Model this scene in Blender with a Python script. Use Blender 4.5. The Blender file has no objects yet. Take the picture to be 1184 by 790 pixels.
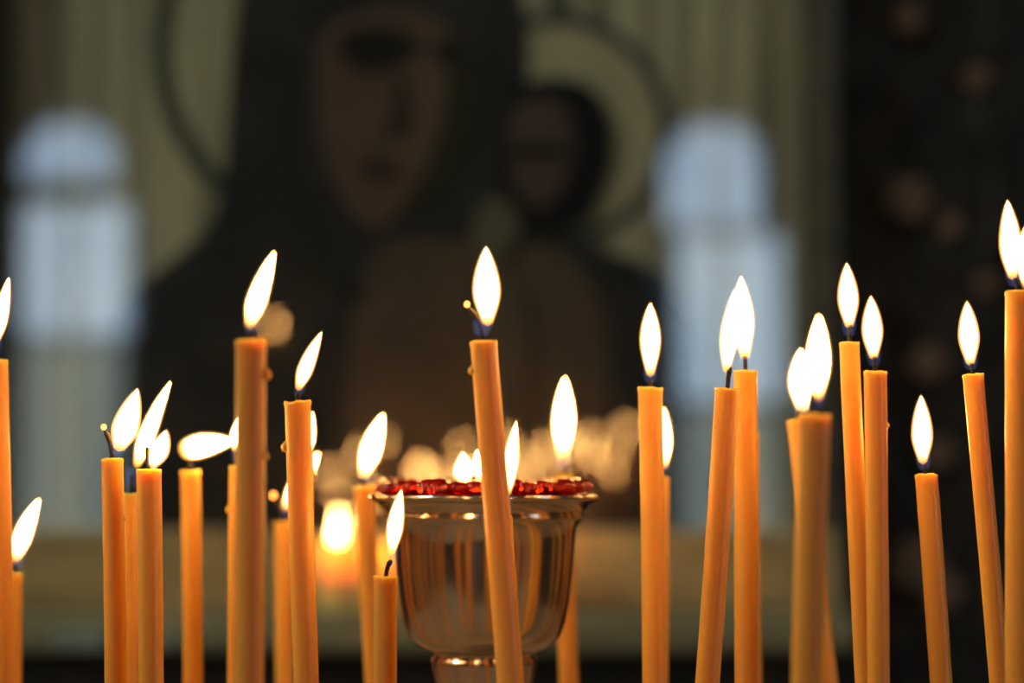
import bpy, bmesh, math, random
from mathutils import Vector, noise
random.seed(7)
SC = bpy.context.scene
COL = SC.collection

# ------------------------------------------------------------------ camera, world, lights, exposure
FPX = 2796.0                      # focal length in pixels of the 1184 px wide frame
CAM_Z = 1.35
PITCH = math.atan(165.0 / FPX)    # horizon at y = 560
cam_d = bpy.data.cameras.new('camera')
cam = bpy.data.objects.new('camera', cam_d)
COL.objects.link(cam)
cam.location = (0, 0, CAM_Z)
cam.rotation_euler = (math.pi / 2 + PITCH, 0, 0)
cam_d.sensor_width = 36.0
cam_d.lens = FPX * 36.0 / 1184.0
cam_d.clip_start = 0.05
cam_d.dof.use_dof = True
cam_d.dof.focus_distance = 0.80
cam_d.dof.aperture_fstop = cam_d.lens / 15.6
SC.camera = cam

SC.view_settings.view_transform = 'Standard'
SC.view_settings.look = 'None'
SC.view_settings.gamma = 1.0
SC.view_settings.use_curve_mapping = False
SC.view_settings.exposure = 0.0
SC.cycles.use_denoising = True
SC.cycles.caustics_reflective = True
SC.cycles.sample_clamp_indirect = 12.0

world = bpy.data.worlds.new('church_air')
SC.world = world
world.use_nodes = True
world.node_tree.nodes['Background'].inputs[0].default_value = (0.55, 0.6, 0.7, 1)
world.node_tree.nodes['Background'].inputs[1].default_value = 0.05

FLAME_L = 50.0        # radiance of a flame's white body
WIN_L = 3.6           # radiance of the daylit window panes behind the camera
FILL_W = 95.0         # watts of the added, unseen daylight fill lamp


def area(name, loc, target, sx, sy, watts, color):
    d = bpy.data.lights.new(name, 'AREA')
    d.shape = 'RECTANGLE'
    d.size = sx
    d.size_y = sy
    d.energy = watts
    d.color = color
    o = bpy.data.objects.new(name, d)
    COL.objects.link(o)
    o.location = loc
    o.rotation_euler = (Vector(target) - Vector(loc)).to_track_quat('-Z', 'Y').to_euler()
    return o


area('added_daylight_fill', (-3.9, -0.6, 4.3), (0.0, 2.1, 1.35), 1.1, 1.8, FILL_W, (0.93, 1.0, 0.86))  # fill lamp added out of view, brightens icon, cup and candles

# unseen spotlight added to brighten the icon, its cone on the painting only
SPOT = (0.0, 0.95, 3.35)
sd = bpy.data.lights.new('added_spot_bulb', 'SPOT')
sd.energy = 25.0
sd.color = (1.0, 0.97, 0.80)
sd.spot_size = math.radians(40)
sd.spot_blend = 0.9
sd.shadow_soft_size = 0.03
so = bpy.data.objects.new('added_spot_bulb', sd)
COL.objects.link(so)
so.location = SPOT
so.rotation_euler = (Vector((0.02, 2.12, 1.22)) - Vector(SPOT)).to_track_quat('-Z', 'Y').to_euler()

# ------------------------------------------------------------------ helpers
def P(x, y, Y):
    """Point at world depth Y seen at pixel (x, y) of the 1184 x 790 frame."""
    dx = (x - 592.0) / FPX
    dv = (395.0 - y) / FPX
    c, s = math.cos(PITCH), math.sin(PITCH)
    ry = c - dv * s
    rz = s + dv * c
    k = Y / ry
    return Vector((dx * k, Y, CAM_Z + rz * k))


def M(px, Y):
    return px * Y / FPX


def mat(name):
    m = bpy.data.materials.new(name)
    m.use_nodes = True
    nt = m.node_tree
    for n in list(nt.nodes):
        nt.nodes.remove(n)
    return m, nt, nt.nodes.new('ShaderNodeOutputMaterial')


def ramp(nt, fac, stops):
    r = nt.nodes.new('ShaderNodeValToRGB')
    e = r.color_ramp.elements
    while len(e) < len(stops):
        e.new(0.5)
    for el, (p, c) in zip(e, stops):
        el.position = p
        el.color = (c[0], c[1], c[2], 1)
    if fac is not None:
        nt.links.new(fac, r.inputs[0])
    return r.outputs[0]


def noise_fac(nt, scale, detail=3, mapping=(1, 1, 1), rough=0.5):
    tc = nt.nodes.new('ShaderNodeTexCoord')
    mp = nt.nodes.new('ShaderNodeMapping')
    mp.inputs['Scale'].default_value = mapping
    nt.links.new(tc.outputs['Object'], mp.inputs[0])
    n = nt.nodes.new('ShaderNodeTexNoise')
    n.inputs['Scale'].default_value = scale
    n.inputs['Detail'].default_value = detail
    n.inputs['Roughness'].default_value = rough
    nt.links.new(mp.outputs[0], n.inputs['Vector'])
    return n.outputs['Fac']


def pbr(name, c1, c2=None, rough=0.5, metal=0.0, scale=20, mapping=(1, 1, 1), bump=0.0, lo=0.35, hi=0.65, spec=0.5, detail=3):
    m, nt, out = mat(name)
    b = nt.nodes.new('ShaderNodeBsdfPrincipled')
    b.inputs['Roughness'].default_value = rough
    b.inputs['Metallic'].default_value = metal
    b.inputs['Specular IOR Level'].default_value = spec
    if c2 is None:
        c2 = tuple(v * 0.8 for v in c1)
    f = noise_fac(nt, scale, detail, mapping)
    nt.links.new(ramp(nt, f, [(lo, c1), (hi, c2)]), b.inputs['Base Color'])
    if bump:
        bp = nt.nodes.new('ShaderNodeBump')
        bp.inputs['Strength'].default_value = bump
        bp.inputs['Distance'].default_value = 0.002
        nt.links.new(f, bp.inputs['Height'])
        nt.links.new(bp.outputs[0], b.inputs['Normal'])
    nt.links.new(b.outputs[0], out.inputs[0])
    return m


def link(name, bm, m, parent=None, smooth=True):
    me = bpy.data.meshes.new(name)
    bm.normal_update()
    bm.to_mesh(me)
    bm.free()
    o = bpy.data.objects.new(name, me)
    COL.objects.link(o)
    if m:
        me.materials.append(m)
    if smooth:
        for p in me.polygons:
            p.use_smooth = True
    if parent:
        o.parent = parent
        # geometry is written in world coordinates: keep it where it stands
        o.matrix_parent_inverse = parent.matrix_world.inverted() if False else o.matrix_parent_inverse
        o.location = -Vector(parent['_w']) if '_w' in parent else (0, 0, 0)
    return o


def thing(name, label, cat, loc=(0, 0, 0), group=None, kind=None):
    o = bpy.data.objects.new(name, None)
    COL.objects.link(o)
    o.empty_display_size = 0.02
    o.location = loc
    o['label'] = label
    o['category'] = cat
    if group:
        o['group'] = group
    if kind:
        o['kind'] = kind
    return o


def child(name, bm, m, root, smooth=True):
    """Part of a thing: bm is in world coordinates, the thing's Empty stands at its base (or a mesh part below it)."""
    me = bpy.data.meshes.new(name)
    top = root
    off = Vector((0, 0, 0))
    while top is not None:
        off += Vector(top.location)
        top = top.parent
    for v in bm.verts:
        v.co -= off
    bm.normal_update()
    bm.to_mesh(me)
    bm.free()
    me.materials.append(m)
    if smooth:
        for p in me.polygons:
            p.use_smooth = True
    o = bpy.data.objects.new(name, me)
    COL.objects.link(o)
    o.parent = root
    return o


def tag(o, label=None, cat=None, group=None, kind=None):
    if label: o['label'] = label
    if cat: o['category'] = cat
    if group: o['group'] = group
    if kind: o['kind'] = kind
    return o


def box(bm, x0, x1, y0, y1, z0, z1, bev=0.0):
    r = bmesh.ops.create_cube(bm, size=1)
    for v in r['verts']:
        v.co = Vector(((x0 + x1) / 2 + v.co.x * (x1 - x0), (y0 + y1) / 2 + v.co.y * (y1 - y0), (z0 + z1) / 2 + v.co.z * (z1 - z0)))
    if bev:
        es = list({e for v in r['verts'] for e in v.link_edges})
        bmesh.ops.bevel(bm, geom=es, offset=bev, segments=2, affect='EDGES', profile=0.5)
    return bm


def boxbm(*a, **k):
    return box(bmesh.new(), *a, **k)


def lathe(bm, prof, cx, cy, n=48, wob=None, close=True):
    """prof: list of (r, z). Revolves about the vertical through (cx, cy)."""
    rings = []
    for i, (r, z) in enumerate(prof):
        if r < 1e-6:
            rings.append([bm.verts.new((cx, cy, z))])
            continue
        ring = []
        for k in range(n):
            a = 2 * math.pi * k / n
            rr, zz = r, z
            if wob:
                rr, zz = wob(r, z, a, i)
            ring.append(bm.verts.new((cx + rr * math.cos(a), cy + rr * math.sin(a), zz)))
        rings.append(ring)
    for a, b in zip(rings, rings[1:]):
        if len(a) == 1 and len(b) == 1:
            continue
        for k in range(n):
            k2 = (k + 1) % n
            if len(a) == 1:
                bm.faces.new((a[0], b[k2], b[k]))
            elif len(b) == 1:
                bm.faces.new((a[k], a[k2], b[0]))
            else:
                bm.faces.new((a[k], a[k2], b[k2], b[k]))
    bmesh.ops.recalc_face_normals(bm, faces=bm.faces[:])
    return bm


def sweep(bm, pts, rads, n=16, uv=False):
    """Round tube along pts with radius rads, closed at both ends with a point when the radius is 0."""
    rings = []
    N = len(pts)
    lay = bm.loops.layers.uv.new('along') if uv else None
    ts = {}
    for i, (p, r) in enumerate(zip(pts, rads)):
        t = (pts[min(i + 1, N - 1)] - pts[max(i - 1, 0)]).normalized()
        s = Vector((0, 1, 0))
        u = t.cross(s).normalized()
        s = u.cross(t).normalized()
        if r < 1e-7:
            v = bm.verts.new(p)
            ts[v] = i / (N - 1)
            rings.append([v])
        else:
            ring = []
            for k in range(n):
                a = 2 * math.pi * k / n
                v = bm.verts.new(p + u * (r * math.cos(a)) + s * (r * math.sin(a)))
                ts[v] = i / (N - 1)
                ring.append(v)
            rings.append(ring)
    fs = []
    for a, b in zip(rings, rings[1:]):
        for k in range(n):
            k2 = (k + 1) % n
            if len(a) == 1:
                fs.append(bm.faces.new((a[0], b[k2], b[k])))
            elif len(b) == 1:
                fs.append(bm.faces.new((a[k], a[k2], b[0])))
            else:
                fs.append(bm.faces.new((a[k], a[k2], b[k2], b[k])))
    if len(rings[0]) > 1:
        fs.append(bm.faces.new(rings[0]))
    if len(rings[-1]) > 1:
        fs.append(bm.faces.new(rings[-1]))
    bmesh.ops.recalc_face_normals(bm, faces=fs)
    if uv:
        for f in fs:
            for l in f.loops:
                l[lay].uv = (0.5, ts[l.vert])
    return bm


def blob(bm, c, r, sz=(1, 1, 1), sub=2):
    res = bmesh.ops.create_icosphere(bm, subdivisions=sub, radius=r)
    for v in res['verts']:
        v.co = Vector((v.co.x * sz[0], v.co.y * sz[1], v.co.z * sz[2])) + Vector(c)
    return bm


# ------------------------------------------------------------------ materials
def wax_material(name='beeswax', radius=(1.0, 0.50, 0.15), scale=0.010, c1=(0.76, 0.37, 0.060), c2=(0.82, 0.42, 0.080)):
    m, nt, out = mat(name)
    b = nt.nodes.new('ShaderNodeBsdfPrincipled')
    f = noise_fac(nt, 60, 3, (1, 1, 0.25))
    nt.links.new(ramp(nt, f, [(0.3, c1), (0.7, c2)]), b.inputs['Base Color'])
    b.inputs['Subsurface Weight'].default_value = 1.0
    b.inputs['Subsurface Radius'].default_value = radius
    b.inputs['Subsurface Scale'].default_value = scale
    b.inputs['Roughness'].default_value = 0.38
    b.inputs['Specular IOR Level'].default_value = 0.35
    bp = nt.nodes.new('ShaderNodeBump')
    bp.inputs['Strength'].default_value = 0.25
    bp.inputs['Distance'].default_value = 0.0006
    nt.links.new(noise_fac(nt, 220, 3, (1, 1, 0.5)), bp.inputs['Height'])
    nt.links.new(bp.outputs[0], b.inputs['Normal'])
    nt.links.new(b.outputs[0], out.inputs[0])
    return m


def flame_core_material():
    m, nt, out = mat('flame_body')
    e = nt.nodes.new('ShaderNodeEmission')
    uv = nt.nodes.new('ShaderNodeUVMap')
    uv.uv_map = 'along'
    sx = nt.nodes.new('ShaderNodeSeparateXYZ')
    nt.links.new(uv.outputs[0], sx.inputs[0])
    nt.links.new(ramp(nt, sx.outputs[1], [(0.0, (1, 0.30, 0.05)), (0.12, (1, 0.44, 0.10)), (0.34, (1, 0.50, 0.145))]), e.inputs[0])
    mr = nt.nodes.new('ShaderNodeMapRange')
    mr.interpolation_type = 'SMOOTHSTEP'
    mr.inputs['From Min'].default_value = 0.0
    mr.inputs['From Max'].default_value = 0.34
    mr.inputs['To Min'].default_value = 1.0
    mr.inputs['To Max'].default_value = FLAME_L
    nt.links.new(sx.outputs[1], mr.inputs[0])
    nt.links.new(mr.outputs[0], e.inputs[1])
    nt.links.new(e.outputs[0], out.inputs[0])
    return m


def glow_volume(name, color, strength):
    m, nt, out = mat(name)
    e = nt.nodes.new('ShaderNodeEmission')
    e.inputs[0].default_value = (*color, 1)
    e.inputs[1].default_value = strength
    nt.links.new(e.outputs[0], out.inputs['Volume'])
    return m


WAX = wax_material()
PALEWAX = wax_material('votive_wax', (1.0, 0.85, 0.45), 0.006, (0.88, 0.66, 0.20), (0.92, 0.70, 0.24))
CORE = flame_core_material()
MANTLE = glow_volume('flame_outer_glow', (1.0, 0.40, 0.07), 520.0)
BLUE = glow_volume('flame_blue_zone', (0.15, 0.24, 0.62), 34.0)


def emis(name, c, s):
    m, nt, out = mat(name)
    e = nt.nodes.new('ShaderNodeEmission')
    e.inputs[0].default_value = (*c, 1)
    e.inputs[1].default_value = s
    nt.links.new(e.outputs[0], out.inputs[0])
    return m


WICK = pbr('charred_wick', (0.012, 0.010, 0.010), (0.03, 0.022, 0.018), 0.9, scale=400)
EMBER = emis('glowing_ember', (1.0, 0.30, 0.05), 6.0)
SILVER = pbr('worn_silver_brass', (0.74, 0.69, 0.60), (0.58, 0.53, 0.44), 0.17, 1.0, scale=60, mapping=(1, 1, 0.3), bump=0.06)
BRASS = pbr('old_brass', (0.55, 0.38, 0.14), (0.35, 0.22, 0.08), 0.35, 1.0, scale=12)
SAND = pbr('fine_sand', (0.42, 0.33, 0.22), (0.30, 0.23, 0.15), 0.95, scale=300, bump=0.5)
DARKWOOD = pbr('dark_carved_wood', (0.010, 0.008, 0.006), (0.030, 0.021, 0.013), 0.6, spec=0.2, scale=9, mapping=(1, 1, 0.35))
PLASTER = pbr('church_plaster', (0.16, 0.14, 0.12), (0.11, 0.10, 0.08), 0.9, scale=1.3)
BACKW = pbr('dark_wall_paint', (0.020, 0.017, 0.013), (0.032, 0.026, 0.018), 0.8, scale=4)
STONE = pbr('stone_floor', (0.16, 0.14, 0.12), (0.10, 0.09, 0.08), 0.5, scale=2)
GILT = pbr('aged_gilding', (0.62, 0.45, 0.20), (0.42, 0.30, 0.13), 0.36, 0.6, scale=14, mapping=(1, 1, 3))
GILTSOFT = pbr('dull_gilding', (0.10, 0.085, 0.05), (0.05, 0.045, 0.03), 0.5, 0.3, scale=30)
OLIVE = pbr('tarnished_moulding', (0.36, 0.30, 0.16), (0.22, 0.19, 0.10), 0.45, 0.35, scale=6, mapping=(1, 1, 8))

# ------------------------------------------------------------------ the room
RW, RL, RH, GY = 5.2, 15.0, 7.0, 2.22
def struct(name, bm, m, smooth=False):
    return tag(link(name, bm, m, smooth=smooth), kind='structure')

struct('floor', boxbm(-RW, RW, -RL, GY + 0.3, -0.12, 0.0), STONE)
struct('ceiling', boxbm(-RW, RW, -RL, GY + 0.3, RH, RH + 0.12), PLASTER)
struct('wall_back', boxbm(-RW, RW, GY + 0.10, GY + 0.3, 0, RH), BACKW)
struct('wall_right', boxbm(RW, RW + 0.2, -RL, GY + 0.3, 0, RH), PLASTER)
# left wall with one high opening, added for the daylight fill
bm = bmesh.new()
box(bm, -RW - 0.2, -RW, -RL, -1.3, 0, RH)
box(bm, -RW - 0.2, -RW, 0.1, GY + 0.3, 0, RH)
box(bm, -RW - 0.2, -RW, -1.3, 0.1, 0, 3.3)
box(bm, -RW - 0.2, -RW, -1.3, 0.1, 5.4, RH)
struct('wall_left', bm, PLASTER)

# two tall arched windows in the wall behind the camera, mirrored in the icon's glass
VD = 2 * 2.08 + RL          # distance of their mirror image
def wz(y): return CAM_Z + (560 - y) / FPX * VD
def wx(x): return (x - 592) / FPX * VD

def arch_outline(x0, x1, z0, z1, n=14):
    r = (x1 - x0) / 2
    cx = (x0 + x1) / 2
    pts = [(x0, z0), (x1, z0)]
    for k in range(n + 1):
        a = math.pi * k / n
        pts.append((cx + r * math.cos(a), z1 - r * 0.75 + r * 0.75 * math.sin(a)))
    return pts

def prism(bm, pts, y0, y1):
    a = [bm.verts.new((x, y0, z)) for x, z in pts]
    b = [bm.verts.new((x, y1, z)) for x, z in pts]
    n = len(pts)
    fs = [bm.faces.new(a), bm.faces.new(b[::-1])]
    for k in range(n):
        fs.append(bm.faces.new((a[k], b[k], b[(k + 1) % n], a[(k + 1) % n])))
    bmesh.ops.recalc_face_normals(bm, faces=fs)
    return bm

# the rear wall is plain; each window stands in a shallow deep-set opening in front of it
struct('wall_front', boxbm(-RW, RW, -RL - 0.3, -RL, 0, RH), PLASTER)

def pane_material(name, c1, c2, s):
    m, nt, out = mat(name)
    e = nt.nodes.new('ShaderNodeEmission')
    f = noise_fac(nt, 1.6, 3, (5.5, 1, 0.5))
    nt.links.new(ramp(nt, f, [(0.35, c1), (0.65, c2)]), e.inputs[0])
    e.inputs[1].default_value = s
    nt.links.new(e.outputs[0], out.inputs[0])
    return m
PANE_UP = pane_material('daylit_pane_sky', (0.60, 0.80, 1.0), (0.30, 0.46, 0.70), WIN_L)
PANE_MID = pane_material('daylit_pane_haze', (0.66, 0.84, 0.98), (0.36, 0.54, 0.74), WIN_L)
PANE_LOW = pane_material('daylit_pane_garden', (0.50, 0.58, 0.55), (0.36, 0.44, 0.40), WIN_L * 0.55)
FRAMEW = pbr('window_frame_paint', (0.20, 0.20, 0.19), (0.14, 0.14, 0.13), 0.6, scale=3)

def church_window(name, ux, lx, uy, my, ly, gap):
    """ux: pixel span of the arched upper light, lx: of the lower lights; uy, my, ly: tops of the three, seen in the mirror."""
    root = bpy.data.objects.new(name, None)
    COL.objects.link(root)
    root.location = ((wx(lx[0]) + wx(lx[1])) / 2, -RL, wz(625))
    root['kind'] = 'structure'
    child('window_pane', prism(bmesh.new(), arch_outline(wx(ux[0]), wx(ux[1]), wz(my - gap), wz(uy)), -RL + 0.02, -RL + 0.035), PANE_UP, root, False)
    child('window_pane', boxbm(wx(lx[0]), wx(lx[1]), -RL + 0.02, -RL + 0.035, wz(ly - 6), wz(my)), PANE_MID, root, False)
    child('window_pane', boxbm(wx(lx[0]) + 0.02, wx(lx[1]) - 0.08, -RL + 0.02, -RL + 0.035, wz(625), wz(ly)), PANE_LOW, root, False)
    fb = bmesh.new()
    a = arch_outline(wx(ux[0]), wx(ux[1]), wz(my), wz(uy))[1:]
    for (p, q) in zip(a, a[1:]):
        sweep(fb, [Vector((p[0], -RL + 0.05, p[1])), Vector((q[0], -RL + 0.05, q[1]))], [0.04, 0.04], 8)
    for x in (lx[0], (lx[0] * 0.55 + lx[1] * 0.45), lx[1]):
        box(fb, wx(x) - 0.025, wx(x) + 0.025, -RL + 0.03, -RL + 0.09, wz(625), wz(my))
    xm = (ux[0] * 0.5 + ux[1] * 0.5)
    box(fb, wx(xm) - 0.02, wx(xm) + 0.02, -RL + 0.03, -RL + 0.08, wz(my), wz(uy + 6))
    for y in (my, ly, 625):
        box(fb, wx(lx[0]) - 0.03, wx(lx[1]) + 0.03, -RL + 0.03, -RL + 0.10, wz(y) - 0.03, wz(y) + 0.03)
    child('window_frame', fb, FRAMEW, root, False)

church_window('window_1', (24, 136), (22, 152), 134, 232, 395, 26)
church_window('window_2', (772, 884), (782, 908), 136, 268, 470, 8)

# unseen tall window added in the right wall for a streak on the cup
w3 = bpy.data.objects.new('added_window', None)
COL.objects.link(w3)
w3.location = (RW, -1.6, 0.7)
w3['kind'] = 'structure'
FILL_PANE = pane_material('added_window_glow', (0.80, 0.90, 1.0), (0.62, 0.76, 0.92), 4.0)
child('window_pane', boxbm(RW - 0.03, RW - 0.015, -2.3, -1.0, 0.8, 4.4), FILL_PANE, w3, False)
fb = bmesh.new()
for y in (-2.3, -1.65, -1.0):
    box(fb, RW - 0.08, RW - 0.001, y - 0.03, y + 0.03, 0.77, 4.43)
for z in (0.8, 2.0, 3.2, 4.4):
    box(fb, RW - 0.08, RW - 0.001, -2.33, -0.97, z - 0.03, z + 0.03)
child('window_frame', fb, FRAMEW, w3, False)

# ------------------------------------------------------------------ the icon behind glass
IY = 2.12                       # painted surface
def ip(x, y): 
    v = P(x, y, IY)
    return (v.x, v.z)

def smooth_poly(pts, n=6):
    """Closed Catmull-Rom through pixel points."""
    out = []
    N = len(pts)
    for i in range(N):
        p0, p1, p2, p3 = (pts[(i + k) % N] for k in (-1, 0, 1, 2))
        for k in range(n):
            t = k / n
            out.append(tuple(0.5 * ((2 * b) + (-a + c) * t + (2 * a - 5 * b + 4 * c - d) * t * t + (-a + 3 * b - 3 * c + d) * t ** 3)
                             for a, b, c, d in zip(p0, p1, p2, p3)))
    return out

icon = thing('framed_icon', 'large dark icon of a veiled mother with child, behind glass in a gilt frame', 'painting',
             P(475, 700, IY))
BG = None
def bg_material():
    m, nt, out = mat('embossed_gilt_ground')
    b = nt.nodes.new('ShaderNodeBsdfPrincipled')
    b.inputs['Roughness'].default_value = 0.55
    b.inputs['Metallic'].default_value = 0.0
    f1 = noise_fac(nt, 5, 4, (9, 1, 0.3))
    f2 = noise_fac(nt, 5, 2, (1, 1, 1))
    mx = nt.nodes.new('ShaderNodeMix')
    mx.data_type = 'RGBA'
    mx.blend_type = 'MULTIPLY'
    mx.inputs[0].default_value = 1.0
    nt.links.new(ramp(nt, f1, [(0.38, (0.42, 0.42, 0.38)), (0.62, (1.1, 1.1, 1.1))]), mx.inputs[6])
    nt.links.new(ramp(nt, f2, [(0.3, (0.37, 0.34, 0.20)), (0.7, (0.50, 0.45, 0.27))]), mx.inputs[7])
    nt.links.new(mx.outputs[2], b.inputs['Base Color'])
    nt.links.new(b.outputs[0], out.inputs[0])
    return m
BG = bg_material()
child('painted_panel', boxbm(ip(16, 0)[0], ip(930, 0)[0], IY, IY + 0.02, ip(0, 612)[1], ip(0, -190)[1]), BG, icon, False)

_layer = [0]
def shape(name, pts, c, c2=None, parent=None, n=6, label=None):
    _layer[0] += 1
    y1 = IY
    y0 = IY - 0.0006 * _layer[0]
    m = pbr(name + '_paint', c, c2, 0.7, scale=16, spec=0.12)
    pts = smooth_poly(pts, n)
    bm = prism(bmesh.new(), [ip(*p) for p in pts], y0, y1)
    o = child(name, bm, m, parent or icon, False)
    if label: o['label'] = label
    return o

def ring(name, cx, cy, r, w, c):
    _layer[0] += 1
    bm = bmesh.new()
    m = pbr(name + '_paint', c, None, 0.6, scale=16)
    n = 72
    X, Z = ip(cx, cy)
    R = r * IY / FPX
    W = w * IY / FPX / 2
    pr = [(R - W, IY), (R - W, IY - 0.0006 * _layer[0]), (R + W, IY - 0.0006 * _layer[0]), (R + W, IY)]
    rings = [[bm.verts.new((X + a * math.cos(t), b, Z + a * math.sin(t))) for a, b in pr] for t in (2 * math.pi * k / n for k in range(n))]
    for i in range(n):
        A, B = rings[i], rings[(i + 1) % n]
        for k in range(4):
            bm.faces.new((A[k], A[(k + 1) % 4], B[(k + 1) % 4], B[k]))
    bmesh.ops.recalc_face_normals(bm, faces=bm.faces[:])
    return child(name, bm, m, icon, False)

ring('halo', 420, 50, 236, 22, (0.05, 0.055, 0.03))
shape('child_halo_disc', [(640 + 128 * math.cos(a), 150 + 128 * math.sin(a)) for a in (k * math.pi / 8 for k in range(16))], (0.46, 0.41, 0.24), (0.38, 0.34, 0.20))
ring('child_halo', 640, 150, 130, 15, (0.06, 0.06, 0.04))
shape('veil', [(300, -150), (275, 0), (264, 110), (258, 200), (240, 262), (190, 308), (145, 345), (124, 400), (122, 500), (124, 611), (460, 611),
               (812, 611), (815, 500), (806, 400), (785, 340), (745, 305), (690, 285), (640, 250), (604, 180), (612, 60), (600, -20), (560, -150), (430, -185)],
      (0.026, 0.025, 0.023), (0.050, 0.042, 0.034))
shape('robe', [(430, 300), (540, 280), (660, 300), (700, 400), (690, 611), (560, 612), (440, 611), (400, 480)], (0.120, 0.085, 0.052), (0.085, 0.062, 0.040))
shape('face', [(372, 45), (410, 18), (470, 12), (520, 35), (535, 90), (520, 150), (488, 200), (462, 245), (432, 262), (402, 240), (382, 195), (368, 130)],
      (0.145, 0.088, 0.056), (0.110, 0.068, 0.045))
shape('cheek_shadow', [(520, 60), (548, 90), (552, 150), (520, 210), (480, 245), (462, 246), (485, 205), (505, 160), (515, 110)], (0.040, 0.036, 0.020))
shape('eye', [(388, 44), (425, 30), (470, 38), (486, 60), (450, 80), (420, 84), (396, 66)], (0.028, 0.022, 0.016))
shape('brow', [(500, 52), (528, 48), (530, 66), (505, 72)], (0.028, 0.022, 0.016))
shape('nose_shadow', [(462, 84), (474, 120), (470, 150), (440, 158), (452, 140), (456, 110)], (0.055, 0.038, 0.024))
shape('mouth', [(414, 192), (440, 186), (462, 196), (440, 206)], (0.050, 0.026, 0.018))
shape('veil_fold', [(312, 60), (330, 60), (340, 190), (372, 280), (420, 330), (400, 340), (340, 290), (312, 200)], (0.036, 0.034, 0.026))
shape('child_hair', [(590, 110), (630, 92), (680, 100), (706, 140), (708, 185), (690, 235), (668, 262), (620, 262), (588, 230), (578, 170)], (0.016, 0.015, 0.014))
shape('child_face', [(590, 135), (620, 116), (652, 124), (664, 160), (655, 205), (634, 238), (606, 232), (590, 196)], (0.115, 0.075, 0.052), (0.09, 0.06, 0.042))
shape('child_eyes', [(592, 172), (620, 168), (654, 172), (652, 184), (620, 182), (594, 186)], (0.022, 0.018, 0.014))
shape('child_collar', [(548, 258), (566, 232), (590, 240), (600, 268), (580, 296), (552, 296)], (0.17, 0.155, 0.09))
shape('sleeve_trim', [(560, 300), (600, 330), (610, 420), (590, 500), (560, 540), (548, 430)], (0.130, 0.100, 0.060))
shape('blue_reflection', [(742, 310), (772, 330), (798, 380), (806, 470), (806, 600), (790, 600), (786, 470), (774, 380)], (0.045, 0.065, 0.110))  # bluish window reflection on the glass, painted into the robe's edge

# frame: left, right, top stiles and the wide bottom moulding
def stile(x0, x1, y0, y1, m, d0, d1, name='frame_moulding', bev=0.004):
    a = ip(x0, y1)
    b = ip(x1, y0)
    child(name, boxbm(a[0], b[0], IY - d0, IY + d1, a[1], b[1], bev=bev), m, icon, False)
stile(-60, 16, -240, 612, DARKWOOD, 0.035, 0.03)
stile(930, 962, -240, 612, GILTSOFT, 0.03, 0.03)
stile(-60, 962, -240, -190, GILT, 0.035, 0.03)
bm = bmesh.new()
for (y0, y1, d) in ((612, 640, 0.034), (640, 672, 0.048), (672, 700, 0.060)):
    a, b = ip(-60, y1), ip(962, y0)
    box(bm, a[0], b[0], IY - d, IY + 0.03, a[1], b[1], bev=0.004)
child('frame_moulding', bm, GILT, icon, False)

# glass over the painting
def glass_material():
    m, nt, out = mat('picture_glass')
    tr = nt.nodes.new('ShaderNodeBsdfTransparent')
    gl = nt.nodes.new('ShaderNodeBsdfGlossy')
    gl.inputs['Roughness'].default_value = 0.025
    fr = nt.nodes.new('ShaderNodeFresnel')
    ge = nt.nodes.new('ShaderNodeNewGeometry')
    mr = nt.nodes.new('ShaderNodeMapRange')
    mr.inputs['To Min'].default_value = 1.95
    mr.inputs['To Max'].default_value = 1.0 / 1.95
    nt.links.new(ge.outputs['Backfacing'], mr.inputs[0])
    nt.links.new(mr.outputs[0], fr.inputs['IOR'])
    mx = nt.nodes.new('ShaderNodeMixShader')
    nt.links.new(fr.outputs[0], mx.inputs[0])
    nt.links.new(tr.outputs[0], mx.inputs[1])
    nt.links.new(gl.outputs[0], mx.inputs[2])
    nt.links.new(mx.outputs[0], out.inputs[0])
    return m
GLASS = glass_material()
a, b = ip(14, 614), ip(932, -192)
child('glass_pane', boxbm(a[0], b[0], IY - 0.030, IY - 0.027, a[1], b[1]), GLASS, icon, False)['label'] = 'clear glass over the painting'

# shelf below the icon
shz = ip(0, 700)[1]
lz = ip(0, 744)[1]
shelf = thing('icon_shelf', 'dull olive ledge with a dark front carrying the framed icon', 'shelf', (0, IY - 0.05, lz - 0.5))
child('shelf_top', boxbm(ip(-160, 0)[0], ip(960, 0)[0], IY - 0.13, GY + 0.10, lz, shz, bev=0.006), OLIVE, shelf, False)
child('shelf_front', boxbm(ip(-150, 0)[0], ip(955, 0)[0], IY - 0.115, GY + 0.10, 0.0, lz), DARKWOOD, shelf, False)
PALE = pbr('pale_glint_paint', (0.30, 0.34, 0.28), (0.22, 0.25, 0.2), 0.4, 0.2, scale=20)  # painted highlights of the shelf edge, built as small pale plates
a, b = P(58, 752, IY - 0.134), P(120, 730, IY - 0.134)
child('shelf_glint', boxbm(a.x, b.x, IY - 0.136, IY - 0.128, a.z, b.z, bev=0.002), PALE, shelf, False)['label'] = 'small pale patch standing in for a highlight on the shelf edge'
a, b = P(176, 750, IY - 0.134), P(206, 734, IY - 0.134)
child('shelf_glint', boxbm(a.x, b.x, IY - 0.136, IY - 0.128, a.z, b.z, bev=0.002), PALE, shelf, False)

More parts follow.
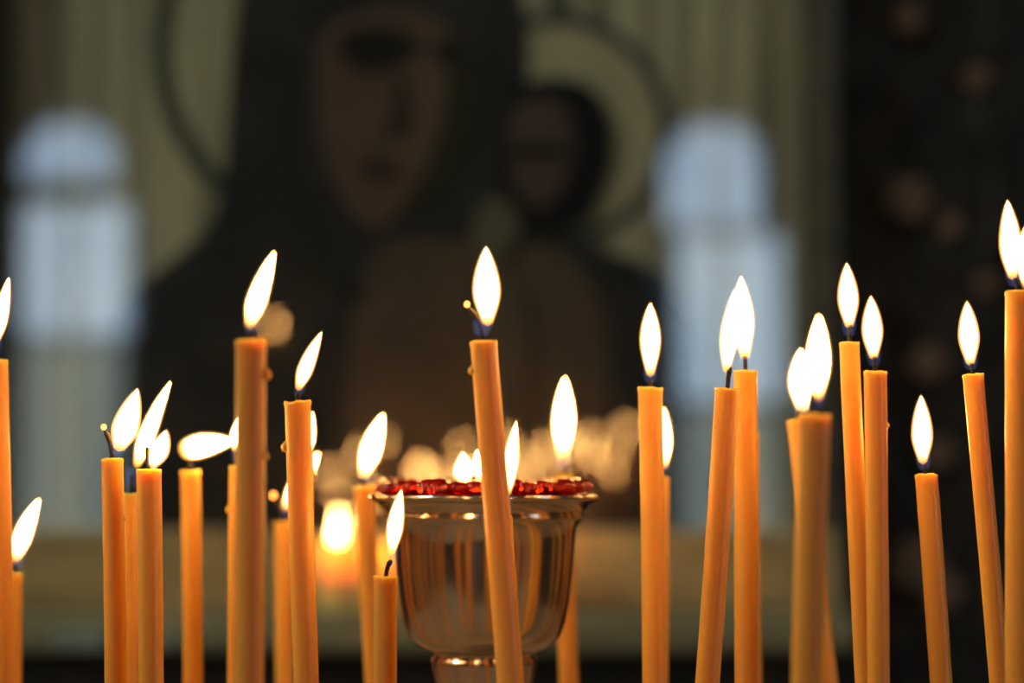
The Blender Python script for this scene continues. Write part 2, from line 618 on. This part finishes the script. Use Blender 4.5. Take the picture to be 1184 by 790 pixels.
# carved dark pillar on the right with gilded ornaments
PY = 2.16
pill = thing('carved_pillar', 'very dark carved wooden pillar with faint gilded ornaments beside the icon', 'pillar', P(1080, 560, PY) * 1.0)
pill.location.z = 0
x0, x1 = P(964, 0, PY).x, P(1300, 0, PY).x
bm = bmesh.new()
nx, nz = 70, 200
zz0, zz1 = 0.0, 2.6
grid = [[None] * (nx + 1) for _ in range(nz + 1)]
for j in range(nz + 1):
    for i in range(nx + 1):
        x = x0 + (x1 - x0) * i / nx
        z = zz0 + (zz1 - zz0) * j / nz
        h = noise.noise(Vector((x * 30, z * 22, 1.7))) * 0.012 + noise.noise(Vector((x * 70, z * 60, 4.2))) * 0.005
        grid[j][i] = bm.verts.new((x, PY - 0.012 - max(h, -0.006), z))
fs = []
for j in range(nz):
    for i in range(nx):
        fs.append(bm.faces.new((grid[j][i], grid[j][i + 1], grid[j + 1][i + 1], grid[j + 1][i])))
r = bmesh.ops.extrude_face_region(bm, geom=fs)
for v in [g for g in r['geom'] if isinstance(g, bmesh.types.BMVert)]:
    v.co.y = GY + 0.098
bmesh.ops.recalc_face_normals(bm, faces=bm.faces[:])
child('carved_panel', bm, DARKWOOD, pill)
ORN = pbr('worn_gilt_ornament', (0.19, 0.10, 0.055), (0.08, 0.045, 0.025), 0.6, 0.1, scale=60)
def rosette(x, y, s):
    c = P(x, y, PY - 0.02)
    R = s * PY / FPX / 2 * 1.35
    bm = bmesh.new()
    blob(bm, c, R * 0.35, (1, 0.7, 1))
    for k in range(6):
        a = k * math.pi / 3
        blob(bm, c + Vector((math.cos(a), 0, math.sin(a))) * R * 0.62, R * 0.36, (1, 0.5, 1))
    child('rosette', bm, ORN, pill)
for x, y, s in ((1050, 232, 44), (1050, 22, 30), (1100, 262, 24), (1074, 420, 34), (1085, 525, 30), (1062, 655, 50),
                (1092, 685, 34), (1140, 330, 22), (1000, 540, 26), (1130, 90, 26)):
    rosette(x, y, s)

# made-up fixture for the added spotlight above the icon
sp = thing('added_icon_spotlight', 'added unseen spotlight on a rod from the ceiling, brightening the icon', 'spotlight', (SPOT[0], SPOT[1], RH))
child('rod', lathe(bmesh.new(), [(0, RH), (0.05, RH), (0.05, RH - 0.02), (0.008, RH - 0.03), (0.008, SPOT[2] + 0.10), (0, SPOT[2] + 0.10)], SPOT[0], SPOT[1], 16), BACKW, sp)
child('housing', lathe(bmesh.new(), [(0, SPOT[2] + 0.11), (0.04, SPOT[2] + 0.10), (0.06, SPOT[2] + 0.06), (0.062, SPOT[2] + 0.045), (0.058, SPOT[2] + 0.045), (0.05, SPOT[2] + 0.085), (0, SPOT[2] + 0.09)], SPOT[0], SPOT[1], 24), BACKW, sp)

# ------------------------------------------------------------------ sand tray that carries the candles
SZ = CAM_Z - 0.155
TX0, TX1, TY0, TY1 = -0.40, 0.40, 0.52, 1.16
stand = thing('candle_stand', 'brass church candle stand with a shallow sand tray holding all the tapers', 'stand', (0, 0.84, 0))
bm = bmesh.new()
box(bm, TX0, TX1, TY0, TY1, SZ - 0.045, SZ - 0.035)
box(bm, TX0, TX0 + 0.008, TY0, TY1, SZ - 0.045, SZ + 0.012)
box(bm, TX1 - 0.008, TX1, TY0, TY1, SZ - 0.045, SZ + 0.012)
box(bm, TX0, TX1, TY0, TY0 + 0.008, SZ - 0.045, SZ + 0.012)
box(bm, TX0, TX1, TY1 - 0.008, TY1, SZ - 0.045, SZ + 0.012)
child('tray', bm, BRASS, stand, False)
for sx in (-1, 1):
    for sy in (-1, 1):
        cx, cy = sx * 0.33, 0.84 + sy * 0.25
        child('leg', lathe(bmesh.new(), [(0, 0), (0.03, 0), (0.03, 0.02), (0.014, 0.05), (0.012, 0.6), (0.02, 0.62), (0.012, 0.64), (0.012, SZ - 0.045), (0, SZ - 0.045)], cx, cy, 16), BRASS, stand)
bm = bmesh.new()
nx, ny = 80, 60
g = [[bm.verts.new((TX0 + 0.009 + (TX1 - TX0 - 0.018) * i / nx, TY0 + 0.009 + (TY1 - TY0 - 0.018) * j / ny,
                    SZ + 0.0015 * noise.noise(Vector((i * 0.35, j * 0.35, 0))))) for i in range(nx + 1)] for j in range(ny + 1)]
fs = [bm.faces.new((g[j][i], g[j][i + 1], g[j + 1][i + 1], g[j + 1][i])) for j in range(ny) for i in range(nx)]
r = bmesh.ops.extrude_face_region(bm, geom=fs)
for v in [q for q in r['geom'] if isinstance(q, bmesh.types.BMVert)]:
    v.co.z = SZ - 0.0345
bmesh.ops.recalc_face_normals(bm, faces=bm.faces[:])
tag(link('sand', bm, SAND), 'fine grey sand filling the tray of the candle stand', 'sand', kind='stuff')

# ------------------------------------------------------------------ silver lamp cup with red glass
CY = 0.885
cc = P(560, 572, CY)
def cz(y): return P(560, y, CY).z
def cr(r): return M(r, CY)
lamp = thing('oil_lamp', 'tarnished silver lamp cup with a red glass lining standing among the candles', 'lamp', (cc.x, CY, SZ))
prof = [(0, SZ + 0.004), (cr(100), SZ - 0.002), (cr(104), SZ + 0.004), (cr(92), SZ + 0.012), (cr(50), SZ + 0.022), (cr(30), SZ + 0.034), (cr(26), SZ + 0.044),
        (cr(38), SZ + 0.050), (cr(26), SZ + 0.056), (cr(34), cz(835)), (cr(50), cz(805)), (cr(56), cz(788)), (cr(60), cz(768)), (cr(61), cz(762)), (cr(56), cz(758)),
        (cr(60), cz(753)), (cr(76), cz(747)), (cr(87), cz(736)), (cr(93), cz(720)), (cr(98), cz(695)), (cr(102), cz(660)), (cr(104), cz(630)), (cr(106), cz(612)),
        (cr(112), cz(602)), (cr(116), cz(597)), (cr(113), cz(594)), (cr(119), cz(588)), (cr(121), cz(583)), (cr(128), cz(580)), (cr(132), cz(577.5)), (cr(133), cz(574)),
        (cr(131), cz(572)), (cr(124), cz(573)), (cr(112), cz(574)), (cr(108), cz(600)), (cr(98), cz(640)), (cr(92), cz(700)), (cr(70), cz(735)), (0, cz(745))]
child('cup', lathe(bmesh.new(), prof, cc.x, CY, 96), SILVER, lamp)

def red_glass():
    m, nt, out = mat('red_glass')
    b = nt.nodes.new('ShaderNodeBsdfPrincipled')
    b.inputs['Base Color'].default_value = (0.66, 0.020, 0.004, 1)
    b.inputs['Roughness'].default_value = 0.06
    b.inputs['IOR'].default_value = 1.5
    b.inputs['Transmission Weight'].default_value = 0.8
    b.inputs['Subsurface Weight'].default_value = 0.0
    nt.links.new(b.outputs[0], out.inputs[0])
    return m
RED = red_glass()
def wobg(r, z, a, i):
    k = math.sin(a * 9) * 0.5 + math.sin(a * 14 + 1.0) * 0.3 + math.sin(a * 23 + 2.2) * 0.3
    if i in (3, 4, 5, 6, 7, 8):
        return r * (1 + 0.012 * k), z + 0.0007 * k + 0.0003
    return r, z
gp = [(0, cz(690)), (cr(70), cz(680)), (cr(90), cz(620)), (cr(106), cz(573)), (cr(110), cz(570)), (cr(112), cz(568)), (cr(110), cz(566)), (cr(106), cz(566)),
      (cr(102), cz(568)), (cr(99), cz(573)), (cr(84), cz(620)), (cr(64), cz(676)), (0, cz(684))]
rg = child('glass_lining', lathe(bmesh.new(), gp, cc.x, CY, 180, wobg), RED, lamp)
rg['label'] = 'ruby red glass with a lumpy rim'
# glass lumps pressed around the rim
for k in range(34):
    a = 2 * math.pi * (k + 0.3 * random.random()) / 34
    s = random.uniform(0.0031, 0.0042)
    rr = cr(random.uniform(106, 114))
    c = Vector((cc.x + rr * math.cos(a), CY + rr * math.sin(a), cz(random.uniform(561, 565))))
    child('glass_lump', blob(bmesh.new(), c, s, (1.15, 1.15, random.uniform(0.65, 0.9)), 3), RED, rg)
OIL = pbr('lamp_oil', (0.25, 0.05, 0.01), (0.2, 0.04, 0.01), 0.05, scale=5)
child('oil', lathe(bmesh.new(), [(0, cz(600)), (cr(88), cz(600)), (cr(94), cz(586)), (cr(94.5), cz(584)), (0, cz(584))], cc.x, CY, 64), OIL, lamp)

# ------------------------------------------------------------------ flames
def bez(a, b, c, n):
    return [a * (1 - t) ** 2 + b * 2 * t * (1 - t) + c * t * t for t in (i / n for i in range(n + 1))]

def prof_core(t, fat=0.40):
    # teardrop: narrow foot, belly at "fat", fine tip
    if t <= fat:
        u = t / fat
        return 0.30 * (1 - u) + math.sin(u * math.pi / 2) * (1 - 0.30 * (1 - u)) if t > 0 else 0.0
    u = (t - fat) / (1 - fat)
    return max(0.0, (1 - u ** 1.75)) ** 0.9

def flame(parent, base, tip, w, Y, bend=0.0, fat=0.38, blue=None, blue_to=None, n=22, blunt=False):
    """base, tip: pixels of the bright body; w: its width in pixels; bend: sideways bulge in pixels."""
    A, B = P(*base, Y), P(*tip, Y)
    mid = (A + B) / 2
    d = (B - A).normalized()
    side = Vector((d.z, 0, -d.x))
    C = mid + side * M(bend, Y)
    pts = bez(A, C, B, n)
    R = M(w, Y) / 2
    rad = [R * prof_core(i / n, fat) for i in range(n + 1)]
    if blunt:
        rad = [R * (math.sin(math.pi * min(1, i / n * 1.0)) ** 0.40 if 0 < i < n else 0) * (1.10 - 0.60 * i / n) for i in range(n + 1)]
    rad[0] = 0
    rad[-1] = 0
    core = child('flame', sweep(bmesh.new(), pts, [r * 0.80 for r in rad], 18, uv=True), CORE, parent)
    # outer glowing envelope, slightly larger and reaching below the body
    A2 = A - d * M(3.0, Y)
    B2 = B + d * M(3.0, Y)
    pts2 = bez(A2, C, B2, n)
    rad2 = [r * 0.90 + M(1.6, Y) * (math.sin(math.pi * i / n) ** 0.4 if 0 < i < n else 0) for i, r in enumerate(rad)]
    rad2[0] = rad2[-1] = 0
    child('outer_flame', sweep(bmesh.new(), pts2, rad2, 18), MANTLE, core)
    if blue:
        b0 = P(*blue, Y)
        b1 = A + (B - A) * 0.16
        if blue_to:
            b1 = P(*blue_to, Y)
        pts3 = [b0 + (b1 - b0) * (i / 8) for i in range(9)]
        rb = R * (0.3 if blunt else 0.80)
        rad3 = [0] + [rb * (0.55 + 0.45 * math.sin(i / 8 * math.pi / 2)) * (1, 1, 1, 1, 1, 1, 0.92, 0.7, 0)[i] for i in range(1, 9)]
        child('blue_flame', sweep(bmesh.new(), pts3, rad3, 16), BLUE, core)
    return core


def candle(top, botx, w, wb, Y, label, fl=None, wick=None, ember=None, drips=(), lip=1.0, seed=0):
    """top: pixel of the middle of the top rim; botx: pixel x of the axis at y = 790; w, wb: widths in pixels."""
    T = P(top[0], top[1], Y)
    Bp = P(botx, 790, Y)
    k = (T.z - (SZ - 0.012)) / (T.z - Bp.z)
    F = T + (Bp - T) * k
    ground = T + (Bp - T) * ((T.z - SZ) / (T.z - Bp.z))
    root = thing('beeswax_candle', label, 'candle', ground, 'beeswax candles in the sand tray')
    rt, rb = M(w, Y) / 2, M(wb, Y) / 2
    L = (T - F).length
    ax = (T - F).normalized()
    u = Vector((1, 0, 0)) - ax * ax.x
    u.normalize()
    v = ax.cross(u)
    bm = bmesh.new()
    n = 28
    # rows along the shaft, then the lip and the melted hollow around the wick
    rows = []
    N = 44
    bendk = random.uniform(-1, 1) * 0.0009
    for i in range(N + 1):
        t = i / N
        s = 1 - (1 - t) ** 1.0
        r = rb + (rt - rb) * t
        rows.append((s * (L - 0.0016), r, 0.02))
    rows += [(L - 0.0010, rt * (1.0 + 0.03 * lip), 0.03), (L - 0.0003, rt * (1.0 + 0.06 * lip), 0.04), (L + 0.0002, rt * (0.97 + 0.03 * lip), 0.04), (L + 0.0001, rt * 0.88, 0.03),
             (L - 0.0008, rt * 0.70, 0.0), (L - 0.0013, rt * 0.42, 0.0), (L - 0.0010, rt * 0.20, 0.0), (L - 0.0002, rt * 0.12, 0)]
    rings = []
    for (h, r, wo) in rows:
        t = h / L
        c = F + ax * h + u * (math.sin(t * math.pi) * bendk)
        ring = []
        for q in range(n):
            a = 2 * math.pi * q / n
            nz_ = noise.noise(Vector((math.cos(a) * 1.1 + seed * 3.1, math.sin(a) * 1.1, h * 90)))
            n2 = noise.noise(Vector((math.cos(a) * 2.0 + seed, math.sin(a) * 2.0 + 5, h * 25)))
            rr = r * (1 + wo * 1.1 * nz_ + 0.02 * n2)
            hh = 0.0006 * nz_ * lip if h > L - 0.0015 and r > rt * 0.8 else 0
            ring.append(bm.verts.new(c + ax * hh + u * (rr * math.cos(a)) + v * (rr * math.sin(a))))
        rings.append(ring)
    for A_, B_ in zip(rings, rings[1:]):
        for q in range(n):
            bm.faces.new((A_[q], A_[(q + 1) % n], B_[(q + 1) % n], B_[q]))
    bm.faces.new(rings[0])
    bm.faces.new(rings[-1])
    bmesh.ops.recalc_face_normals(bm, faces=bm.faces[:])
    child('wax_shaft', bm, WAX, root)
    # drips: (pixel y, side -1 / 1, size px, run length px)
    for (dy, sd, sp, run) in drips:
        t = (T.z - P(0, dy, Y).z) / (T.z - Bp.z)
        c = T + (Bp - T) * t
        r = rt + (rb - rt) * t
        s = M(sp, Y)
        c = c + u * (sd * (r + s * 0.05)) - v * (0.12 * r)
        bm = bmesh.new()
        down = -ax * M(run, Y)
        pts = [c - ax * -s * 1.0, c + ax * s * 0.5, c, c - ax * s * 0.6, c - ax * s * 1.0]
        up = [c + ax * (s * 1.4 + M(run, Y)), c + ax * (s * 1.0 + M(run, Y) * 0.6), c + ax * s * 0.9, c + ax * s * 0.2, c - ax * s * 0.6, c - ax * s * 1.05]
        sweep(bm, [p - u * sd * (s * 0.55 if j < 2 else 0.25 * s if j == 2 else 0.0) for j, p in enumerate(up)], [0, s * 0.35, s * 0.6, s * 0.95, s * 0.8, 0], 12)
        child('wax_drip', bm, WAX, root)
    # wick
    wt = wick or (fl['blue'] if fl and 'blue' in fl else (top[0], top[1] - 10))
    pts = [T - ax * 0.002]
    Wp = P(*wt, Y)
    if fl:
        ctrl = T + ax * (Wp - T).length * 0.6
    else:
        ctrl = T + ax * 0.003
    pts = bez(T - ax * 0.002, ctrl, Wp, 8)
    wk = child('wick', sweep(bmesh.new(), pts, [0.00075] * 6 + [0.0009, 0.0008, 0.0005], 10), WICK, root)
    if ember:
        E = P(*ember, Y)
        child('ember', blob(bmesh.new(), E, M(3.4, Y), (1, 1, 1.1)), EMBER, wk)
    if fl:
        f = dict(fl)
        base = f.pop('base')
        tip = f.pop('tip')
        fw = f.pop('w')
        bl = f.pop('blue', None) or (top[0], top[1] - 3)
        flame(root, base, tip, fw, Y, blue=bl, **f)
    return root


C = candle
C((-3, 417), 3, 24, 24, 0.84, 'candle cut off by the view edge, rising above the shortest thin candle',
  dict(base=(-6, 398), tip=(10, 322), w=18), wick=(-5, 405), seed=1)
C((18, 663), 14, 16, 21, 0.93, 'short thin candle with a slanting flame, lowest at the far edge of the tray',
  dict(base=(18, 648), tip=(45, 578), w=22, bend=-5), wick=(17, 652), seed=2)
C((130, 531), 132, 25, 27, 0.80, 'smooth upright candle whose curled wick ends in a glowing ember beside a leaning flame',
  dict(base=(137, 520), tip=(159, 450), w=33, bend=0, fat=0.36, blue=(132, 527)), wick=(121, 498), ember=(120, 494), drips=((600, 1, 3, 4),), seed=3)
C((151, 571), 150, 17, 20, 0.87, 'narrow candle squeezed between two thicker ones, with a long tapering flame',
  dict(base=(158, 540), tip=(197, 442), w=21, bend=-5, fat=0.32, blue=(150, 566), blue_to=(152, 538)), wick=(152, 548), seed=4)
C((172, 543), 173, 29, 29, 0.79, 'thick flat-topped candle with a straight wick, in front of the narrow squeezed one',
  dict(base=(174, 540), tip=(192, 498), w=24, bend=4, fat=0.45, blue=(171, 541)), wick=(170, 517), lip=0.6, seed=5)
C((220, 545), 222, 23, 22, 0.94, 'candle with its flame blown sideways until almost horizontal',
  dict(base=(210, 522), tip=(267, 511), w=34, bend=-4, blunt=True, blue=(222, 541), blue_to=(223, 536)), wick=(219, 534), seed=6)
C((276, 539), 276, 22, 24, 0.90, 'candle mostly hidden behind the tall dripping candle, its flame half covered',
  dict(base=(272, 520), tip=(278, 482), w=17, blue=(271, 535)), wick=(271, 525), drips=((590, -1, 4, 3),), seed=7)
C((290, 394), 288, 35, 31, 0.70, 'tall thick candle with wax drips on one side and a leaning flame',
  dict(base=(288, 378), tip=(317, 292), w=24, bend=-3, fat=0.34, blue=(289, 389)), wick=(291, 382), drips=((434, 1, 7, 5), (528, 1, 5, 8)), lip=1.3, seed=8)
C((344, 465), 355, 30, 28, 0.78, 'bowed candle with a wax drip below the rim and a slim leaning flame',
  dict(base=(345, 450), tip=(372, 384), w=19, bend=-3, fat=0.34, blue=(343, 461)), wick=(345, 453), drips=((517, -1, 6, 3),), lip=1.2, seed=9)
C((354, 530), 354, 18, 18, 0.90, 'candle almost wholly hidden behind the bowed one, only a sliver of flame showing',
  dict(base=(357, 523), tip=(361, 477), w=12), wick=(355, 524), seed=10)
C((328, 603), 332, 22, 22, 0.99, 'blurred candle with a broad slanting flame and a glowing ember, behind the bowed one',
  dict(base=(329, 588), tip=(368, 524), w=21, bend=0, blue=(328, 600)), wick=(317, 578), ember=(316, 573), seed=11)
C((421, 563), 434, 23, 20, 0.95, 'slightly blurred candle leaning against the lamp cup rim, with a fat slanting flame',
  dict(base=(420, 552), tip=(443, 479), w=27, bend=-2, fat=0.42, blue=(421, 560)), wick=(419, 552), seed=12)
C((446, 667), 446, 27, 27, 0.775, 'short thick candle burning low in front of the silver lamp cup',
  dict(base=(453, 640), tip=(464, 567), w=20, bend=-2, fat=0.42, blue=(453, 660)), wick=(453, 648), seed=13)
C((559, 395), 589, 31, 31, 0.755, 'tall tilted candle crossing in front of the silver lamp cup, ember on its wick tip',
  dict(base=(564, 375), tip=(562, 286), w=34, bend=-1, fat=0.44, blue=(555, 390), blue_to=(560, 366)), wick=(541, 356), ember=(540, 352), drips=((428, -1, 5, 4),), seed=14)
C((583, 598), 591, 19, 20, 0.805, 'thin candle hidden behind the tall tilted one before the lamp cup, its flame rising clear',
  dict(base=(587, 572), tip=(597, 487), w=20, bend=-2, fat=0.42, blue=(585, 594), blue_to=(587, 566)), wick=(585, 588), seed=15)
C((651, 549), 658, 22, 23, 0.975, 'candle standing behind the lamp cup with a straight flame above its rim',
  dict(base=(651, 530), tip=(653, 437), w=28, fat=0.45, blue=(651, 545)), wick=(651, 540), seed=16)
C((752, 449), 754, 28, 27, 0.84, 'upright candle with a calm oval flame standing clear of the lamp cup',
  dict(base=(752, 434), tip=(752, 351), w=25, fat=0.5, blue=(752, 445)), wick=(752, 438), seed=17)
C((765, 552), 760, 18, 22, 0.92, 'lower candle directly behind the upright one with the calm oval flame',
  dict(base=(768, 540), tip=(767, 472), w=20, fat=0.45, blue=(767, 549)), wick=(767, 545), seed=18)
C((841, 450), 815, 28, 28, 0.79, 'glossy candle leaning strongly with wet wax streaks under its rim',
  dict(base=(840, 430), tip=(849, 335), w=22, bend=-2, fat=0.42, blue=(841, 446), blue_to=(841, 442)), wick=(844, 424), drips=((585, 1, 3, 3),), lip=1.3, seed=19)
C((862, 429), 864, 27, 28, 0.84, 'candle just behind the glossy leaning one with the tallest shared flame',
  dict(base=(862, 415), tip=(857, 320), w=28, bend=-2, fat=0.48, blue=(861, 425), blue_to=(862, 412)), wick=(861, 408), seed=20)
C((866, 500), 872, 22, 21, 0.93, 'unlit candle almost covered by the one with the shared flame', None, wick=(866, 494), seed=21)
C((922, 486), 959, 24, 25, 0.91, 'candle slanting away behind the thickest one, with a round bright flame',
  dict(base=(928, 476), tip=(926, 404), w=33, fat=0.48, blue=(926, 482)), wick=(926, 474), seed=22)
C((942, 480), 935, 37, 34, 0.68, 'thickest candle, close to the viewer, with a forked wick inside an oval flame',
  dict(base=(945, 462), tip=(947, 365), w=29, fat=0.45, blue=(943, 474)), wick=(941, 455), lip=0.8, seed=23)
C((982, 396), 1002, 23, 23, 0.82, 'slender tilted candle taller than its close neighbour, bright oval flame',
  dict(base=(982, 378), tip=(979, 305), w=25, fat=0.45, blue=(982, 391)), wick=(984, 375), seed=24)
C((1012, 430), 1015, 26, 25, 0.775, 'straight candle touching the slender tilted one, slightly lower flame',
  dict(base=(1010, 414), tip=(1007, 343), w=25, fat=0.45, blue=(1011, 425)), wick=(1011, 412), drips=((492, 1, 3, 3),), seed=25)
C((1071, 549), 1086, 26, 25, 0.825, 'lower leaning candle standing alone before the dark carved pillar',
  dict(base=(1067, 535), tip=(1065, 458), w=25, fat=0.42, blue=(1069, 545)), wick=(1068, 537), seed=26)
C((1125, 433), 1154, 24, 24, 0.80, 'tall slender candle leaning before the dark carved pillar',
  dict(base=(1122, 421), tip=(1118, 349), w=25, fat=0.45, blue=(1123, 429)), wick=(1123, 420), seed=27)
C((1178, 338), 1178, 31, 31, 0.77, 'highest candle of all, thick and upright at the edge of the view',
  dict(base=(1171, 322), tip=(1165, 232), w=27, fat=0.42, blue=(1174, 333)), wick=(1172, 322), seed=28)
C((1194, 345), 1196, 26, 26, 0.90, 'candle half outside the view behind the highest one, flame at the very edge',
  dict(base=(1188, 332), tip=(1187, 262), w=24, fat=0.45), wick=(1189, 336), seed=29)

# candles added beyond the view so the icon's glass mirrors their flames
for (x, y, Y, lb) in ((-60, 480, 0.90, 'added candle outside the view, nearest the edge on the window side'), (-150, 600, 0.80, 'low added candle outside the view'),
                      (-235, 560, 0.86, 'medium added candle outside the view, farther out'), (-300, 665, 0.78, 'lowest added candle near the tray corner, outside the view')):
    C((x, y), x + 4, 26, 26, Y, lb, dict(base=(x, y - 14), tip=(x + 12, y - 92), w=25, fat=0.45, blue=(x, y - 4)), wick=(x, y - 12), seed=x)

# lamp's floating wick with its two small flames
fw = bmesh.new()
T0 = P(547, 586, CY)
sweep(fw, [T0, P(547, 560, CY), P(548, 545, CY)], [0.0016, 0.0015, 0.0008], 10)
blob(fw, P(547, 584, CY), 0.007, (1, 1, 0.25), 3)
wk = child('floating_wick', fw, WICK, lamp)
flame(lamp, (535, 558), (535, 524), 25, CY, bend=2, fat=0.35)
flame(lamp, (557, 555), (552, 521), 20, CY, bend=0, fat=0.35)

# ------------------------------------------------------------------ votive candles on the shelf before the icon
def votive(x, ytop, w, label, fl):
    Y = IY - 0.095
    T = P(x, ytop, Y)
    R = M(w, Y) / 2
    z0 = shz
    root = thing('votive_candle', label, 'candle', (T.x, Y, z0), 'votive candles on the icon shelf')
    def wv(r_, z_, a, i):
        return r_ * (1 + 0.03 * math.sin(a * 3 + x)), z_ + (0.0008 * math.sin(a * 2 + x) if i in (3, 4) else 0)
    zi = P(x, 678, Y).z
    pr = [(0, z0), (R * 0.96, z0), (R, z0 + 0.002), (R, T.z - 0.001), (R * 0.93, T.z), (R * 0.84, T.z - 0.002), (R * 0.78, (T.z + zi) / 2), (R * 0.6, zi + 0.002), (0, zi)]
    child('wax_body', lathe(bmesh.new(), pr, T.x, Y, 32, wv), PALEWAX, root)
    child('wick', sweep(bmesh.new(), [Vector((T.x, Y, zi - 0.002)), Vector((T.x, Y, zi + 0.003)), Vector((T.x, Y, zi + 0.009))], [0.0009, 0.0009, 0.0005], 8), WICK, root)
    if fl[1]:
        flame(root, (x, fl[0][1]), fl[1], fl[2], Y, fat=0.42, n=14)
votive(388, 626, 44, 'yellow votive candle on the icon shelf, nearer the slanting blurred taper', ((390, 666), (391, 588), 14))
votive(436, 626, 42, 'yellow votive candle burnt hollow so its wax glows, next to the lamp cup edge', ((436, 668), (436, 628), 13))

votive(497, 634, 44, 'added burning votive candle hidden behind the bowl of the silver lamp cup', ((497, 666), (498, 592), 14))  # these hidden votives are added to throw warm light on the moulding
votive(560, 634, 44, 'middle added votive candle hidden behind the silver lamp cup', ((560, 666), (561, 592), 14))
votive(628, 634, 44, 'added votive candle hidden behind the far side of the lamp cup', ((628, 666), (628, 592), 14))

# ------------------------------------------------------------------ oil lamp added unseen behind the viewer, to be mirrored as one soft disc
hx, hy, hz = (315 - 592) / FPX * 4.68, -0.5, CAM_Z + (560 - 377) / FPX * 4.68
hl = thing('added_hanging_lamp', 'small brass oil lamp added behind the viewer for its mirrored disc, hanging on a rod', 'lamp', (hx, hy, RH))
child('bowl', lathe(bmesh.new(), [(0, hz - 0.075), (0.012, hz - 0.07), (0.03, hz - 0.05), (0.04, hz - 0.025), (0.042, hz - 0.018), (0.039, hz - 0.018), (0.028, hz - 0.045), (0, hz - 0.055)], hx, hy, 32), BRASS, hl)
hb = bmesh.new()
for k in range(3):
    a = k * 2.094 + 0.5
    sweep(hb, [Vector((hx + 0.040 * math.cos(a), hy + 0.040 * math.sin(a), hz - 0.02)), Vector((hx, hy, hz + 0.16))], [0.0008, 0.0008], 6)
sweep(hb, [Vector((hx, hy, hz + 0.155)), Vector((hx, hy, RH))], [0.003, 0.003], 8)
child('hanger', hb, BRASS, hl)
child('wick', sweep(bmesh.new(), [Vector((hx, hy, hz - 0.05)), Vector((hx, hy, hz - 0.016))], [0.0012, 0.0008], 8), WICK, hl)
hp = [Vector((hx, hy, hz - 0.016 + 0.034 * i / 14)) for i in range(15)]
child('flame', sweep(bmesh.new(), hp, [0.0055 * prof_core(i / 14, 0.4) if 0 < i < 14 else 0 for i in range(15)], 14, uv=True), CORE, hl)
